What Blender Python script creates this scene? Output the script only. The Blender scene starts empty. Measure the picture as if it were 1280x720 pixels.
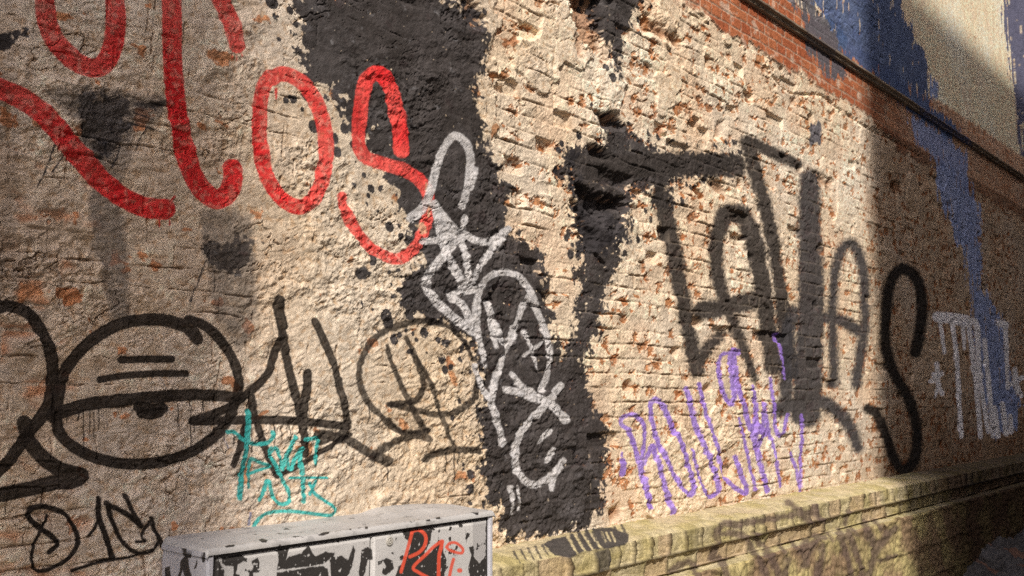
import bpy, math, numpy as np
from math import radians
sc = bpy.context.scene
COL = sc.collection
# ------------------------------------------------------------ camera maths
f = 1200.0; pit = math.atan(133/f); psi = math.atan(1051*math.cos(pit)/f)
D = 2.9; EYE = 1.65
cF = np.array([math.cos(psi)*math.cos(pit), math.sin(psi)*math.cos(pit), math.sin(pit)])
cR = np.array([math.sin(psi), -math.cos(psi), 0.0]); cU = np.cross(cR, cF)
cC = np.array([0, -D, EYE])
def project(x, y, z):
    dx = x-cC[0]; dy = y-cC[1]; dz = z-cC[2]
    w = np.maximum(dx*cF[0]+dy*cF[1]+dz*cF[2], 0.05)
    return (640+f*(dx*cR[0]+dy*cR[1])/w), (360-f*(dx*cU[0]+dy*cU[1]+dz*cU[2])/w)
# ------------------------------------------------------------ numpy noise
_rs = np.random.RandomState(7)
_P = _rs.permutation(4096).astype(np.int32); _V = _rs.rand(4096).astype(np.float32)
_GX = np.cos(_V*6.2831853); _GY = np.sin(_V*6.2831853)
def _hi(ix, iy, s=0):
    return _P[(_P[(np.asarray(ix).astype(np.int32)+s*131) & 4095]+np.asarray(iy).astype(np.int32)+s*17) & 4095]
def rnd(ix, iy, s=0): return _V[_hi(ix, iy, s)]
def perlin(x, y, s=0):
    x = np.asarray(x, np.float32); y = np.asarray(y, np.float32)
    x, y = np.broadcast_arrays(x, y)
    ix = np.floor(x); iy = np.floor(y); fx = x-ix; fy = y-iy
    ix = ix.astype(np.int32); iy = iy.astype(np.int32)
    ux = fx*fx*fx*(fx*(fx*6-15)+10); uy = fy*fy*fy*(fy*(fy*6-15)+10)
    def g(a, b):
        h = _hi(ix+a, iy+b, s)
        return _GX[h]*(fx-a)+_GY[h]*(fy-b)
    n00 = g(0,0); n01 = g(0,1)
    n0 = n00+(g(1,0)-n00)*ux; n1 = n01+(g(1,1)-n01)*ux
    return (n0+(n1-n0)*uy)*1.5
def fbm(x, y, o=4, s=0, gain=.5, lac=2.03):
    t = 0; a = 1.0; n = 0
    for i in range(o):
        t = t+a*perlin(x, y, s+i*17); n += a; a *= gain; x = x*lac+3.1; y = y*lac+1.7
    return t/n*1.35
def ridged(x, y, o=3, s=0):
    t = 0; a = 1.0; n = 0
    for i in range(o):
        t = t+a*(1-np.abs(perlin(x, y, s+i*13))*2.2); n += a; a *= .5; x = x*2.1+1; y = y*2.1+5
    return t/n
def worley(x, y, s=0):
    ix = np.floor(x).astype(np.int64); iy = np.floor(y).astype(np.int64)
    d1 = np.full(np.shape(x), 9., np.float32); d2 = d1.copy(); v = np.zeros(np.shape(x), np.float32)
    for a in (-1, 0, 1):
        for b in (-1, 0, 1):
            cx = ix+a; cy = iy+b
            d = np.hypot(cx+rnd(cx, cy, s)-x, cy+rnd(cx, cy, s+1)-y)
            m = d < d1
            d2 = np.where(m, d1, np.minimum(d2, d)); v = np.where(m, rnd(cx, cy, s+2), v); d1 = np.where(m, d, d1)
    return d1, d2, v
def sst(a, b, x):
    t = np.clip((x-a)/(b-a), 0, 1); return t*t*(3-2*t)
def lerp(a, b, t): return a+(b-a)*t
C3 = lambda *c: np.array(c, np.float32)
# ------------------------------------------------------------ mesh helpers
def empty(name, loc=(0,0,0)):
    o = bpy.data.objects.new(name, None); o.location = loc; COL.objects.link(o); return o
def tag(o, label=None, cat=None, group=None, kind=None):
    if label: o['label'] = label
    if cat: o['category'] = cat
    if group: o['group'] = group
    if kind: o['kind'] = kind
    return o
def make_mesh(name, V, Fq, mat, parent=None, col=None, nrm=None, smooth=True, attrs=None):
    """quads (or tris) as numpy arrays -> one object"""
    Fq = np.asarray(Fq); k = Fq.shape[1]
    used = np.unique(Fq); remap = np.zeros(len(V), np.int64); remap[used] = np.arange(len(used)); Fq = remap[Fq]; V = np.asarray(V)[used]
    me = bpy.data.meshes.new(name)
    me.vertices.add(len(V)); me.vertices.foreach_set('co', V.astype(np.float32).ravel())
    me.loops.add(Fq.size); me.loops.foreach_set('vertex_index', Fq.ravel().astype(np.int32))
    me.polygons.add(len(Fq)); me.polygons.foreach_set('loop_start', (np.arange(len(Fq))*k).astype(np.int32))
    me.polygons.foreach_set('use_smooth', np.full(len(Fq), smooth))
    me.update(calc_edges=True)
    if col is not None:
        a = me.attributes.new('Col', 'FLOAT_COLOR', 'POINT')
        c = np.ones((len(V), 4), np.float32); c[:, :3] = col[used]; a.data.foreach_set('color', c.ravel())
    for an, av in (attrs or {}).items():
        a = me.attributes.new(an, 'FLOAT', 'POINT'); a.data.foreach_set('value', av[used].astype(np.float32).ravel())
    if nrm is not None:
        me.normals_split_custom_set_from_vertices(nrm[used].tolist())
    o = bpy.data.objects.new(name, me); COL.objects.link(o)
    if mat: me.materials.append(mat)
    if parent: o.parent = parent
    return o
def grid_quads(nr, nc):
    i = np.arange(nr*nc).reshape(nr, nc)
    return np.stack([i[:-1,:-1], i[:-1,1:], i[1:,1:], i[1:,:-1]], -1).reshape(-1, 4)
def grid_normals(P):
    du = np.gradient(P, axis=1); dv = np.gradient(P, axis=0)
    n = np.cross(du, dv); n /= np.maximum(np.linalg.norm(n, axis=-1, keepdims=True), 1e-9)
    return n
# ------------------------------------------------------------ materials
def mat_attr(name, rough=.9, bscale=(260, 900), bdist=.0035, spec=.25, speck=.28, metal=0, big=14):
    m = bpy.data.materials.new(name); m.use_nodes = True; nt = m.node_tree; N = nt.nodes; L = nt.links
    b = N['Principled BSDF']; b.inputs['Roughness'].default_value = rough; b.inputs['Metallic'].default_value = metal
    b.inputs['Specular IOR Level'].default_value = spec
    at = N.new('ShaderNodeAttribute'); at.attribute_name = 'Col'
    tc = N.new('ShaderNodeTexCoord')
    n1 = N.new('ShaderNodeTexNoise'); n1.inputs['Scale'].default_value = bscale[0]; n1.inputs['Detail'].default_value = 6; n1.inputs['Roughness'].default_value = .75
    n2 = N.new('ShaderNodeTexNoise'); n2.inputs['Scale'].default_value = bscale[1]; n2.inputs['Detail'].default_value = 2
    n3 = N.new('ShaderNodeTexNoise'); n3.inputs['Scale'].default_value = big; n3.inputs['Detail'].default_value = 5
    for n in (n1, n2, n3): L.new(tc.outputs['Object'], n.inputs['Vector'])
    def mr(src, a, c, x0=.25, x1=.75):
        r = N.new('ShaderNodeMapRange'); r.inputs['From Min'].default_value = x0; r.inputs['From Max'].default_value = x1
        r.inputs['To Min'].default_value = a; r.inputs['To Max'].default_value = c; L.new(src, r.inputs['Value']); return r.outputs['Result']
    def mul(a, c):
        k = N.new('ShaderNodeMath'); k.operation = 'MULTIPLY'; L.new(a, k.inputs[0]); L.new(c, k.inputs[1]); return k.outputs[0]
    v = mul(mul(mr(n1.outputs['Fac'], 1-speck, 1+speck), mr(n2.outputs['Fac'], 1-speck*.7, 1+speck*.7)), mr(n3.outputs['Fac'], .88, 1.1))
    vm = N.new('ShaderNodeVectorMath'); vm.operation = 'SCALE'; L.new(at.outputs['Color'], vm.inputs[0]); L.new(v, vm.inputs['Scale'])
    L.new(vm.outputs[0], b.inputs['Base Color'])
    bp = N.new('ShaderNodeBump'); bp.inputs['Distance'].default_value = bdist; bp.inputs['Strength'].default_value = .8
    L.new(n1.outputs['Fac'], bp.inputs['Height']); L.new(bp.outputs['Normal'], b.inputs['Normal'])
    return m
M_wall = mat_attr('rough masonry', spec=.08, bdist=.0045)
M_paint = mat_attr('sprayed paint on masonry', rough=.75, spec=.07, speck=.18, bdist=.004)
M_stone = mat_attr('mossy stone', spec=.06, bscale=(160, 700), bdist=.005, speck=.32)
M_metal = mat_attr('painted sheet metal', rough=.5, bscale=(90, 700), bdist=.0006, spec=.4, speck=.07, big=6)
M_rub = mat_attr('broken rubble', bscale=(120, 500), bdist=.006, speck=.35)
# ------------------------------------------------------------ painting on a set of vertices
def catmull(p, n=5):
    p = np.array(p, float)
    if len(p) < 3: return p
    q = np.vstack([2*p[0]-p[1], p, 2*p[-1]-p[-2]]); out = []
    for i in range(1, len(q)-2):
        a, b, c, d = q[i-1], q[i], q[i+1], q[i+2]
        for k in range(n):
            t = k/n
            out.append(.5*((2*b)+(-a+c)*t+(2*a-5*b+4*c-d)*t*t+(-a+3*b-3*c+d)*t**3))
    out.append(p[-1]); return np.array(out)
class Canvas:
    def __init__(s, px, py, X, Z):
        s.px = px.ravel(); s.py = py.ravel(); s.X = X.ravel(); s.Z = Z.ravel(); s.n = s.px.size
    def sub(s, x0, y0, x1, y1):
        return np.nonzero((s.px > x0) & (s.px < x1) & (s.py > y0) & (s.py < y1))[0]
    def strokes(s, items, pad=12, smooth=True, tone=0):
        """items: (points, width[, width_end]) -> (margin in px, perp offset, stroke opacity jitter)"""
        M = np.full(s.n, -1e3, np.float32); Q = np.zeros(s.n, np.float32); K = np.zeros(s.n, np.float32)
        for j, it in enumerate(items):
            pts, w0 = it[0], it[1]; w1 = it[2] if len(it) > 2 else w0
            P = catmull(pts) if (smooth and len(pts) > 2) else np.array(pts, float)
            pd = pad+max(w0, w1)/2
            idx = s.sub(P[:,0].min()-pd, P[:,1].min()-pd, P[:,0].max()+pd, P[:,1].max()+pd)
            if not len(idx): continue
            x = s.px[idx]; y = s.py[idx]; bm = np.full(len(idx), -1e3, np.float32); bq = np.zeros(len(idx), np.float32)
            n = len(P)-1
            for i in range(n):
                a = P[i]; b = P[i+1]; d = b-a; L2 = max(d@d, 1e-6)
                t = np.clip(((x-a[0])*d[0]+(y-a[1])*d[1])/L2, 0, 1)
                qx = x-a[0]-t*d[0]; qy = y-a[1]-t*d[1]; dist = np.hypot(qx, qy)
                w = w0+(w1-w0)*((i+t)/n); m = w/2-dist
                u = m > bm; bm[u] = m[u]; bq[u] = (np.sign(d[0]*qy-d[1]*qx)*dist)[u]
            over = np.clip(np.minimum(bm, M[idx])/1.2, 0, 1)
            K[idx] = np.maximum(K[idx], over)      # overlap of two strokes: a second coat
            u = bm > M[idx]; ii = idx[u]; M[ii] = bm[u]; Q[ii] = bq[u]
        return M, Q, K
    def poly(s, pts, pad=60):
        P = np.array(pts, float); M = np.full(s.n, -1e3, np.float32)
        idx = s.sub(P[:,0].min()-pad, P[:,1].min()-pad, P[:,0].max()+pad, P[:,1].max()+pad)
        if not len(idx): return M
        x = s.px[idx]; y = s.py[idx]; dm = np.full(len(idx), 1e9); ins = np.zeros(len(idx), bool)
        for i in range(len(P)):
            a = P[i]; b = P[(i+1) % len(P)]; d = b-a; L2 = max(d@d, 1e-6)
            t = np.clip(((x-a[0])*d[0]+(y-a[1])*d[1])/L2, 0, 1)
            dm = np.minimum(dm, np.hypot(x-a[0]-t*d[0], y-a[1]-t*d[1]))
            c = (a[1] > y) != (b[1] > y)
            with np.errstate(divide='ignore', invalid='ignore'):
                xi = (b[0]-a[0])*(y-a[1])/(b[1]-a[1] if b[1] != a[1] else 1e-9)+a[0]
            ins ^= c & (x < xi)
        M[idx] = np.where(ins, dm, -dm); return M

# ============================================================ THE WALL SURFACE
cpx = np.concatenate([np.linspace(-1500, -340, 40)[:-1], np.linspace(-340, -12, 160)[:-1], np.linspace(-12, 1290, 1500)[:-1], np.linspace(1290, 1560, 120)])
alpha = np.arctan((cpx-640)*math.cos(pit)/f)
cx = D/np.tan(psi-alpha)
cx = np.concatenate([np.linspace(-6, cx[0]-.05, 50), cx]).astype(np.float64)
Rd = np.maximum(cx*math.cos(psi)+D*math.sin(psi), 1.6)
ct = np.concatenate([np.linspace(-.75, -.235, 70)[:-1], np.linspace(-.235, .475, 800)[:-1], np.linspace(.475, 2.6, 150)])
NR, NC = len(ct), len(cx)
X = np.broadcast_to(cx, (NR, NC)).copy(); Z = EYE+ct[:, None]*Rd[None, :]
PX, PY = project(X, 0*X, Z)
cv = Canvas(PX, PY, X, Z)
x = X.ravel(); z = Z.ravel(); px = cv.px; py = cv.py

# -- courses and bricks
wx = x+.010*perlin(x*3.1, z*3.1, 5)+.006*perlin(x*11, z*11, 6)
wz = z+.008*perlin(x*1.7, z*2.3, 7)+.006*perlin(x*7, z*9, 8)
CH = .0765
row = np.floor(wz/CH).astype(np.int64); fz = wz/CH-row
odd = row % 2
BL = np.where(odd == 0, .262, .134)
sh = rnd(row, row*0, 31)*.05+np.where(odd == 0, 0, .065)
bxi = np.floor((wx+sh)/BL).astype(np.int64); fx = (wx+sh)/BL-bxi
br = rnd(bxi, row, 41); br2 = rnd(bxi, row, 42); br3 = rnd(bxi, row, 43)
ex = np.minimum(fx, 1-fx)*BL; ez = np.minimum(fz, 1-fz)*CH
ed = np.minimum(ex, ez)+.0035*fbm(x*30, z*30, 3, 51)
blk = sst(.0008, .0085, ed)
nL = fbm(x*2.2, z*2.2, 4, 61); nM = fbm(x*9, z*9, 4, 62); nF = fbm(x*38, z*38, 4, 63); nG = perlin(x*150, z*150, 64)
# (see tele below)
# -- how much thick render still covers the bricks
def band(v, a, b): return sst(a, b, v)
plast = 1-band(x, 2.9, 3.5)                                   # left: thick render
farleft = 1-sst(1.3, 1.62, x+.12*nM)
patch_r = sst(.18, .32, fbm(x*1.3, z*1.3, 4, 71)-.02) * .72     # right: patches of render
up_right = sst(7.2, 9.0, x-(z-4.33)*.2)*sst(4.33, 4.5, z)       # upper storey, furrowed render
plast = np.clip(np.maximum.reduce([plast, patch_r*(x > 3), up_right]), 0, 1)
rend = sst(.42, .56, plast+.35*nM+.22*nL+.06*nF)
holeL = cv.poly([(-40,170),(120,215),(118,330),(60,345),(125,600),(95,760),(-60,760)])
hl = sst(-14, 14, holeL+26*nM+14*nF)
rend = rend*(1-.75*hl*sst(-.1, .35, fbm(x*6, z*9, 3, 77)))
# red courses under and over the string course
zc = 4.325
lowb = 3.99+.05*nM+.09*nL-.18*sst(7.5, 9, x)
redb = sst(-.02, .02, z-lowb)*(1-sst(-.02, .02, z-(4.52+.07*sst(8,12,x)+.035*nM)))*sst(4.8, 5.2, x+.25*nM)
rend = rend*(1-redb)
# -- joint depth varies: some joints still full, some raked deep
jd = sst(-.2, .4, fbm(x*2.5, z*4, 3, 81))
jdeep = np.where(ez <= ex, 1.0, .65)
smear = sst(-.25, .35, fbm(x*5, z*5, 3, 83))                     # limewash over the joints
nH = fbm(x*75, z*85, 2, 66)
hb = blk*(.003+.011*jd*jdeep)*(1-.55*smear) + (br-.5)*.007*blk + nM*.0032 + nF*.0030 + nH*.0020 - .010
tilt = (br2-.5)*.05*(fx-.5)*BL+(br3-.5)*.13*(fz-.5)*CH
hb = hb+tilt*blk
# chipped arrises and spalls
d1, d2, wv = worley(wx*16+nF*.6, wz*22+nF*.6, 91)
chip = sst(.78, .9, wv+.2*nM)*sst(.02, .12, d2-d1)
hb = hb-chip*.007*(1-redb)
missing = (br3 > .965) & (rend < .5) & (redb < .5) & (x > 3)
hb = hb-missing*blk*.028
hb = np.where(redb > .5, blk*.005+(br-.5)*.003+nF*.002+nM*.002-.004, hb)
# -- render relief: trowel chatter, ledges, cracks
ang = radians(22)
ru = (x*math.cos(ang)+z*math.sin(ang)); rv = (-x*math.sin(ang)+z*math.cos(ang))
q = rv*26+1.6*fbm(ru*6, rv*9, 3, 101)+ru*2
saw = q-np.floor(q)
chat = (sst(0, .25, saw)*(1-sst(.3, 1, saw)))
champ = sst(.0, .35, fbm(ru*4, rv*5, 3, 103))*sst(-.3, .3, 2.35-z+.4*nL)
lam = fbm(x*3.5+.4*nM, z*6.5+.4*nM, 5, 107)
terr = np.floor(lam*7+.25*nF); ft = lam*7+.25*nF-terr
led = terr+sst(.0, .07, ft)
fine = fbm(x*55, z*70, 3, 116)
rg = np.clip(.30+.75*sst(-.15, .45, fbm(x*1.9, z*2.6, 4, 119)+.32*(2.1-z)+.15*(x>2.3)), .25, 1)
hr = .004+.008*nL+(.0010+.0022*rg)*nM+.0042*nF*rg+.0030*fine*rg+.0024*led*sst(-.2,.4,fbm(x*2,z*2,3,108)) + chat*champ*.0026
lam2 = fbm(x*9+.5*nM, z*15+.5*nM, 4, 117); t2 = lam2*5+.35*nF; tf = t2-np.floor(t2)
hr = hr+.0027*rg*(np.floor(t2)+sst(0, .06, tf))
cr = np.abs(fbm(x*1.6+.15*nM, z*2.6+.15*nM, 5, 111)); cr2 = np.abs(fbm(x*4.5+.3*nM, z*6+.3*nM, 4, 113))
crack = (1-sst(.002, .011, cr))*sst(-.1, .3, fbm(x*2, z*2, 2, 112))+.7*(1-sst(.002, .014, cr2))*sst(.05, .35, fbm(x*3, z*3, 2, 114))
hr = hr-crack*.008
ezw = np.abs(fz-np.round(fz)+.20*fbm(x*6, z*7, 3, 55))*CH+.005*fbm(x*22, z*26, 3, 52)
exw = ex+.004*nF
tele = (1-sst(.0008, .0045, np.abs(ezw)))*sst(.08, .42, fbm(x*2.2, row*.37, 4, 53)+.26*(1.6-np.clip(x, .8, 2.6)))
tele = np.maximum(tele, .8*(1-sst(.0008, .0045, exw))*sst(.1, .35, fbm(x*3, z*3, 2, 54)+.35*(1.6-np.clip(x, .8, 2.2))))*(1-up_right)
hr = hr-tele*.0085+.005*(br-.5)*sst(1.9, 1.2, x)*sst(.002, .012, np.minimum(ezw, exw))
crack = np.maximum(crack, tele*.9)
hr = hr - (1-blk)*.006*sst(.3,.0,plast-.6)*jd                   # joints telegraph through thin render
# upper-right furrows (vertical tooling)
fur = ridged(x*8, z*1.3, 3, 121)
hr = hr*(1-.6*up_right)+up_right*(fur*.012-.004)
# -- big knocked-out cavities
cav = np.zeros(cv.n, np.float32)
def cavity(pts, depth, amp=7, pad=25):
    global cav
    m = cv.poly(pts, pad); cav = np.maximum(cav, sst(-4, 7, m+amp*nM+amp*.7*nF)*depth*(m > -pad))
cavity([(715,-10),(762,-10),(752,32),(752,68),(738,62),(722,45)], .10)
cavity([(720,38),(733,45),(732,76),(722,70)], .05, 3)
cavity([(800,22),(812,18),(830,32),(858,50),(852,62),(838,52),(815,42),(803,42)], .06, 4)
cavity([(745,140),(775,140),(780,160),(755,158)], .09, 4)
cavity([(722,232),(745,240),(780,248),(782,262),(752,270),(728,262)], .13, 5)
cavity([(718,250),(735,255),(748,300),(735,318),(722,280)], .07, 5)
cavity([(735,178),(760,185),(765,200),(742,198)], .09, 4)
cavity([(746,205),(790,222),(788,238),(752,232)], .06, 4)
cavity([(880,224),(905,226),(912,240),(896,244)], .05, 4)
cavity([(1015,212),(1042,226),(1040,240),(1018,228)], .05, 4)
cavity([(762,640),(776,630),(780,642),(768,655)], .08, 3)
cavity([(898,150),(908,150),(905,175),(896,172)], .05, 3)
cavity([(988,120),(1000,120),(1000,130),(990,132)], .05, 3)
cavity([(1112,226),(1128,228),(1126,244),(1114,242)], .07, 3)
cavity([(1182,252),(1192,252),(1191,262),(1183,262)], .06, 2)
cavity([(576,-5),(592,0),(604,22),(603,35),(583,34),(580,20)], .06, 4)
cavity([(498,-3),(520,0),(522,10),(505,8)], .03, 3)
cavity([(640,240),(655,240),(654,262),(642,260)], .03, 3)
cavity([(0,290),(30,295),(28,315),(0,318)], .03, 5)
H = lerp(hb, hr, rend)-cav*(.62+.35*nM)
# the flaking lip of render running down from the string course
lip = cv.strokes([([(968,95),(985,112),(1000,118),(1025,118),(1040,128),(1052,140)],3),([(1060,142),(1085,160),(1110,172),(1150,195)],3)], pad=10)[0]
H = H-.030*sst(-1.5, 1.5, lip+3*nF)
hole2 = (1-sst(.05, .16, worley(x*2.7, z*3.6, 131)[0]+.12*nM))*sst(3.4, 3.8, x)*(rnd(np.floor(x*2.7).astype(np.int64), np.floor(z*3.6).astype(np.int64), 7) > .78)*(redb < .5)*(1-up_right)
H = H-hole2*.04

H = H*(1-.35*sst(5.5, 7.5, x)-.25*sst(7.5, 9.0, x))
# -- base colour
creamA = C3(.74,.60,.445); creamB = C3(.62,.495,.37); creamC = C3(.73,.63,.52); grey = C3(.45,.39,.33)
n1 = fbm(x*1.1, z*1.1, 4, 141)[:, None]; n2 = fbm(x*6, z*6, 4, 142)[:, None]; n3 = fbm(x*25, z*25, 3, 143)[:, None]
col = lerp(creamA[None, :], creamB[None, :], np.clip(.45+.9*n2, 0, 1))
col = lerp(col, creamC[None, :], np.clip(.3+1.2*n1, 0, 1))
col = col*(1+.22*n3)
stain = sst(.15, .6, fbm(x*3, z*2.2, 4, 145))[:, None]
col = lerp(col, grey[None, :], stain*.35)
pinkR = sst(-.1,.5,fbm(x*2.3, z*2.3, 3, 146))[:, None]*(1-rend[:, None])
col = lerp(col, C3(.66,.47,.33)[None, :], pinkR*.5)
dist = sst(2.0, 0.8, x)[:, None]
col = lerp(col, col*C3(1.20,1.18,1.22)[None, :], sst(2.3, 1.7, x)[:, None])  # left end lightened: softer shade put into the colour
brick = lerp(C3(.50,.19,.075)[None, :], C3(.62,.29,.13)[None, :], br2[:, None])*(.8+.35*n3)
crev = sst(.05, .55, -nF)*rend; col = col*(1-.30*crev[:, None]*C3(.7,1,1.3)[None, :])
rust = sst(.25, .5, fbm(x*8, z*10, 4, 148)+.25*(1.6-np.clip(x,.8,2.6)))*rend; col = lerp(col, C3(.52,.36,.22)[None, :], (.35*rust)[:, None])
# where paint/lime has gone from the brick faces
ex1 = sst(.50, .60, fbm(x*19, z*25, 4, 151)+.30*(br-.5)+.10*nL+.1*(x>4)+.5*chip)*(1-rend)*(x > 2.6)
ex1 = np.maximum(ex1, chip*.85*(1-rend)*(wv > .86))
ex2 = (1-rend)*hl*blk*sst(-.1, .22, fbm(x*5, z*7, 3, 153)+.5*(br-.55))
amp0 = fbm(x*20, z*20, 3, 170)
ex3 = sst(.50, .58, fbm(x*7, z*8, 4, 155)+.15*nF)*(x < 3.4)
exp_ = np.clip(np.maximum.reduce([ex1, ex2, ex3*.9]), 0, 1)[:, None]
col = lerp(col, lerp(brick, C3(.80,.31,.125)[None, :]*(.85+.5*n3), .8*sst(2.4,1.6,x)[:, None]), exp_*.95)
for P_ in ([(46,240),(60,236),(90,242),(110,244),(112,260),(95,262),(80,256),(62,258)],[(90,278),(115,280),(118,292),(100,294)],[(58,293),(68,290),(70,302),(60,302)],[(-10,430),(10,440),(12,462),(-10,462)],[(-10,475),(18,480),(30,490),(28,530),(10,535),(-10,530)],
    [(128,514),(148,512),(148,532),(128,528)],[(124,549),(148,549),(147,565),(126,564)],[(76,34),(100,38),(112,54),(100,60),(84,52)],[(76,4),(100,6),(102,14),(90,20),(80,14)],[(232,4),(248,3),(246,18),(236,22)],[(165,52),(178,55),(178,62),(168,60)],[(172,70),(182,72),(180,78),(174,78)],
    [(190,208),(208,216),(202,226),(192,222)],[(60,205),(70,190),(68,215)],[(-10,655),(40,660),(48,690),(30,700),(-10,690)],[(22,680),(46,684),(44,694),(24,694)],[(38,334),(56,330),(82,340),(70,345),(48,344)],[(118,355),(134,358),(136,390),(124,384)],[(122,350),(132,348),(130,362),(120,360)],[(0,100),(20,96),(18,112),(0,112)],
    [(555,270),(570,272),(566,282),(556,282)],[(330,270),(336,272),(334,286),(328,284)],[(455,262),(468,265),(472,275),(460,278)],[(602,604),(632,604),(634,620),(606,622)],[(262,505),(330,508),(300,512)]):
    e_ = sst(-1.5, 1.5, cv.poly(P_, 20)+5*amp0+3.0*nF+1); exp_ = np.maximum(exp_, e_[:, None]); 
cavc = sst(.01, .06, cav)[:, None]
col = lerp(col, brick*.55, cavc*.75)
col = lerp(col, C3(.27,.15,.085)[None, :], (hole2*.6)[:, None])
lowc_ = sst(.0, -.012, hr-fbm(x*3,z*3,2,118)*.003)*rend*rg; col = lerp(col, C3(.42,.31,.21)[None, :], (lowc_*.35)[:, None])
jc = ((1-blk)*(1-rend)*jd*(1-.75*smear))[:, None]
col = col*(1+(.22*(br-.5)*(1-rend))[:, None])
col = lerp(col, C3(.20,.135,.085)[None, :], jc*.85)
col = lerp(col, C3(.20,.12,.07)[None, :], np.clip(crack, 0, 1)[:, None]*rend[:, None]*.75)
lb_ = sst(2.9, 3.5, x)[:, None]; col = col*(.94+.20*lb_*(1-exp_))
# clean red courses
rb = lerp(C3(.43,.125,.060)[None, :], C3(.56,.20,.095)[None, :], br[:, None])*(.85+.3*n3)
rb = lerp(C3(.46,.33,.25)[None, :], rb, blk[:, None])
wash = sst(.25, .55, fbm(x*5, z*9, 4, 161))[:, None]
rb = lerp(rb, creamC[None, :], wash*.5)
rb = lerp(rb, C3(.26,.15,.095)[None, :]*(.8+.4*br[:, None]), .6*sst(7.4, 8.3, x)[:, None])  # right-hand courses browned: shade painted into the brick colour
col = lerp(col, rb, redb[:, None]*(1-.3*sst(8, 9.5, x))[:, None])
# grimy far left + right-hand shade painted into the colour, deeper toward the foot
grime = sst(-12, 25, cv.poly([(-200,40),(20,60),(28,200),(40,330),(20,380),(-200,400)])+25*nM+10*nF)[:, None]
col = lerp(col, col*C3(.55,.52,.52)[None, :], grime*.7)
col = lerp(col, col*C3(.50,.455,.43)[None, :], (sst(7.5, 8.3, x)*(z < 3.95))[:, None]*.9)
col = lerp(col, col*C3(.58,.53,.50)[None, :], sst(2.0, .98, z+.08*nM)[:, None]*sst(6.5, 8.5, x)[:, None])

col = lerp(col, col*1.22, (up_right*sst(8.5, 9.5, x))[:, None])  # upper right lifted: paler shade painted into the colour
# -- paint layers -------------------------------------------------
part = np.zeros(cv.n, np.int16)             # which part of the wall a vertex belongs to
amp1 = fbm(x*14, z*14, 4, 171)              # metre-based break-up noises
amp2 = fbm(x*40, z*40, 3, 172)
wet = np.zeros(cv.n, np.float32)
def lay(cov, c, pid, thr=.45, w=.0):
    global col
    cov = np.clip(cov, 0, 1)
    c = np.asarray(c, np.float32); c = c[None, :] if c.ndim == 1 else c
    col = lerp(col, c, cov[:, None])
    if pid: part[cov > thr] = pid
jr = (1-blk)*(1-rend)*jd
# ghosts of buffed paint (thin grey)
for P, a in (([(105,235),(150,245),(158,300),(162,345),(162,402),(140,402),(126,340),(115,290)], .72), ([(250,262),(312,268),(318,330),(322,400),(300,440),(268,400),(256,330)], .66),
             ([(50,112),(205,118),(205,140),(168,165),(150,240),(118,240),(90,150)], .6)):
    g = sst(-5, 5, cv.poly(P)+6*amp1+3*amp2)
    lay(g*a*(1-.3*sst(0,.5,amp2)), C3(.17,.15,.14), 0)
char = lerp(C3(.030,.027,.030)[None, :], C3(.056,.051,.055)[None, :], np.clip(.5+1.2*n2, 0, 1))*(1+.25*n3)
char = lerp(char, C3(.10,.095,.105)[None, :], (.55*sst(.1, .6, fbm(x*7+z*2, z*16, 4, 176))*sst(-.2, .4, n1[:, 0]))[:, None])
charpid = 1
def blackpoly(pts, a=10, b=9, w=1.3, al=.97, c=None, spl=0.):
    m = cv.poly(pts)
    m = m+a*1.3*amp1+b*1.5*amp2+.5*a*ridged(x*22, z*24, 2, 177)-.25*a+(22*fbm(x*22, z*24, 4, 175)*sst(3.0, 2.4, x) if a >= 10 else 0)
    cvg = sst(-w, w, m)
    if spl:
        dd, _, vv = worley(x*17, z*17, int(181+spl))
        mm = cv.poly(pts); cvg = np.maximum(cvg, (dd < (.05+.42*vv**3))*(rnd(np.floor(x*4).astype(np.int64), np.floor(z*4).astype(np.int64), 9) > .15)*((x < 3.15) | (spl < 20))*(mm > -spl*(.45+.85*vv)))
    lay(cvg*al*(1-.55*jr*sst(0,.5,amp2))*(1-.85*sst(.60,.68,amp2+.6*amp1*0+.10*exp_[:,0]-.14*np.clip(m/22, 0, 1)+.02*nG)), char if c is None else c, charpid)
# the great charcoal letter
blackpoly([(368,-90),(368,0),(374,60),(380,100),(412,120),(435,150),(452,172),(470,205),(488,225),(498,255),(512,290),(524,325),(500,345),(492,372),(505,392),(548,402),(568,408),(592,440),(602,480),(598,520),(602,570),(606,620),(622,640),(624,676),(700,668),(742,658),(752,640),(758,600),(764,550),(756,520),(738,490),(734,462),(742,430),(752,405),(760,365),(770,335),(778,300),(784,275),(760,260),(735,250),(722,262),(722,320),(724,360),(720,400),(712,430),(703,446),(693,420),(689,380),(686,345),(676,315),(655,296),(640,292),(636,262),(640,235),(622,210),(606,182),(598,130),(590,110),(602,88),(612,70),(606,30),(588,12),(560,4),(545,-20),(560,-90)], 10, 6, spl=38)
blackpoly([(706,190),(716,180),(722,195),(718,215),(738,250),(716,235),(698,222),(704,200)], 8, 6, spl=14)
# narrow arm above it
blackpoly([(752,-60),(812,-60),(812,-8),(796,10),(790,24),(780,50),(776,82),(772,106),(768,90),(762,60),(748,32)], 7, 5, spl=12)
# crown of the arm, a rough thick patch
blackpoly([(750,142),(776,150),(796,168),(825,188),(870,194),(918,190),(924,212),(898,220),(850,222),(838,235),(842,262),(820,262),(815,240),(790,235),(785,300),(724,320),(722,262),(716,228),(706,196),(722,182),(752,184),(756,164)], 8, 6, spl=14)
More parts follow.
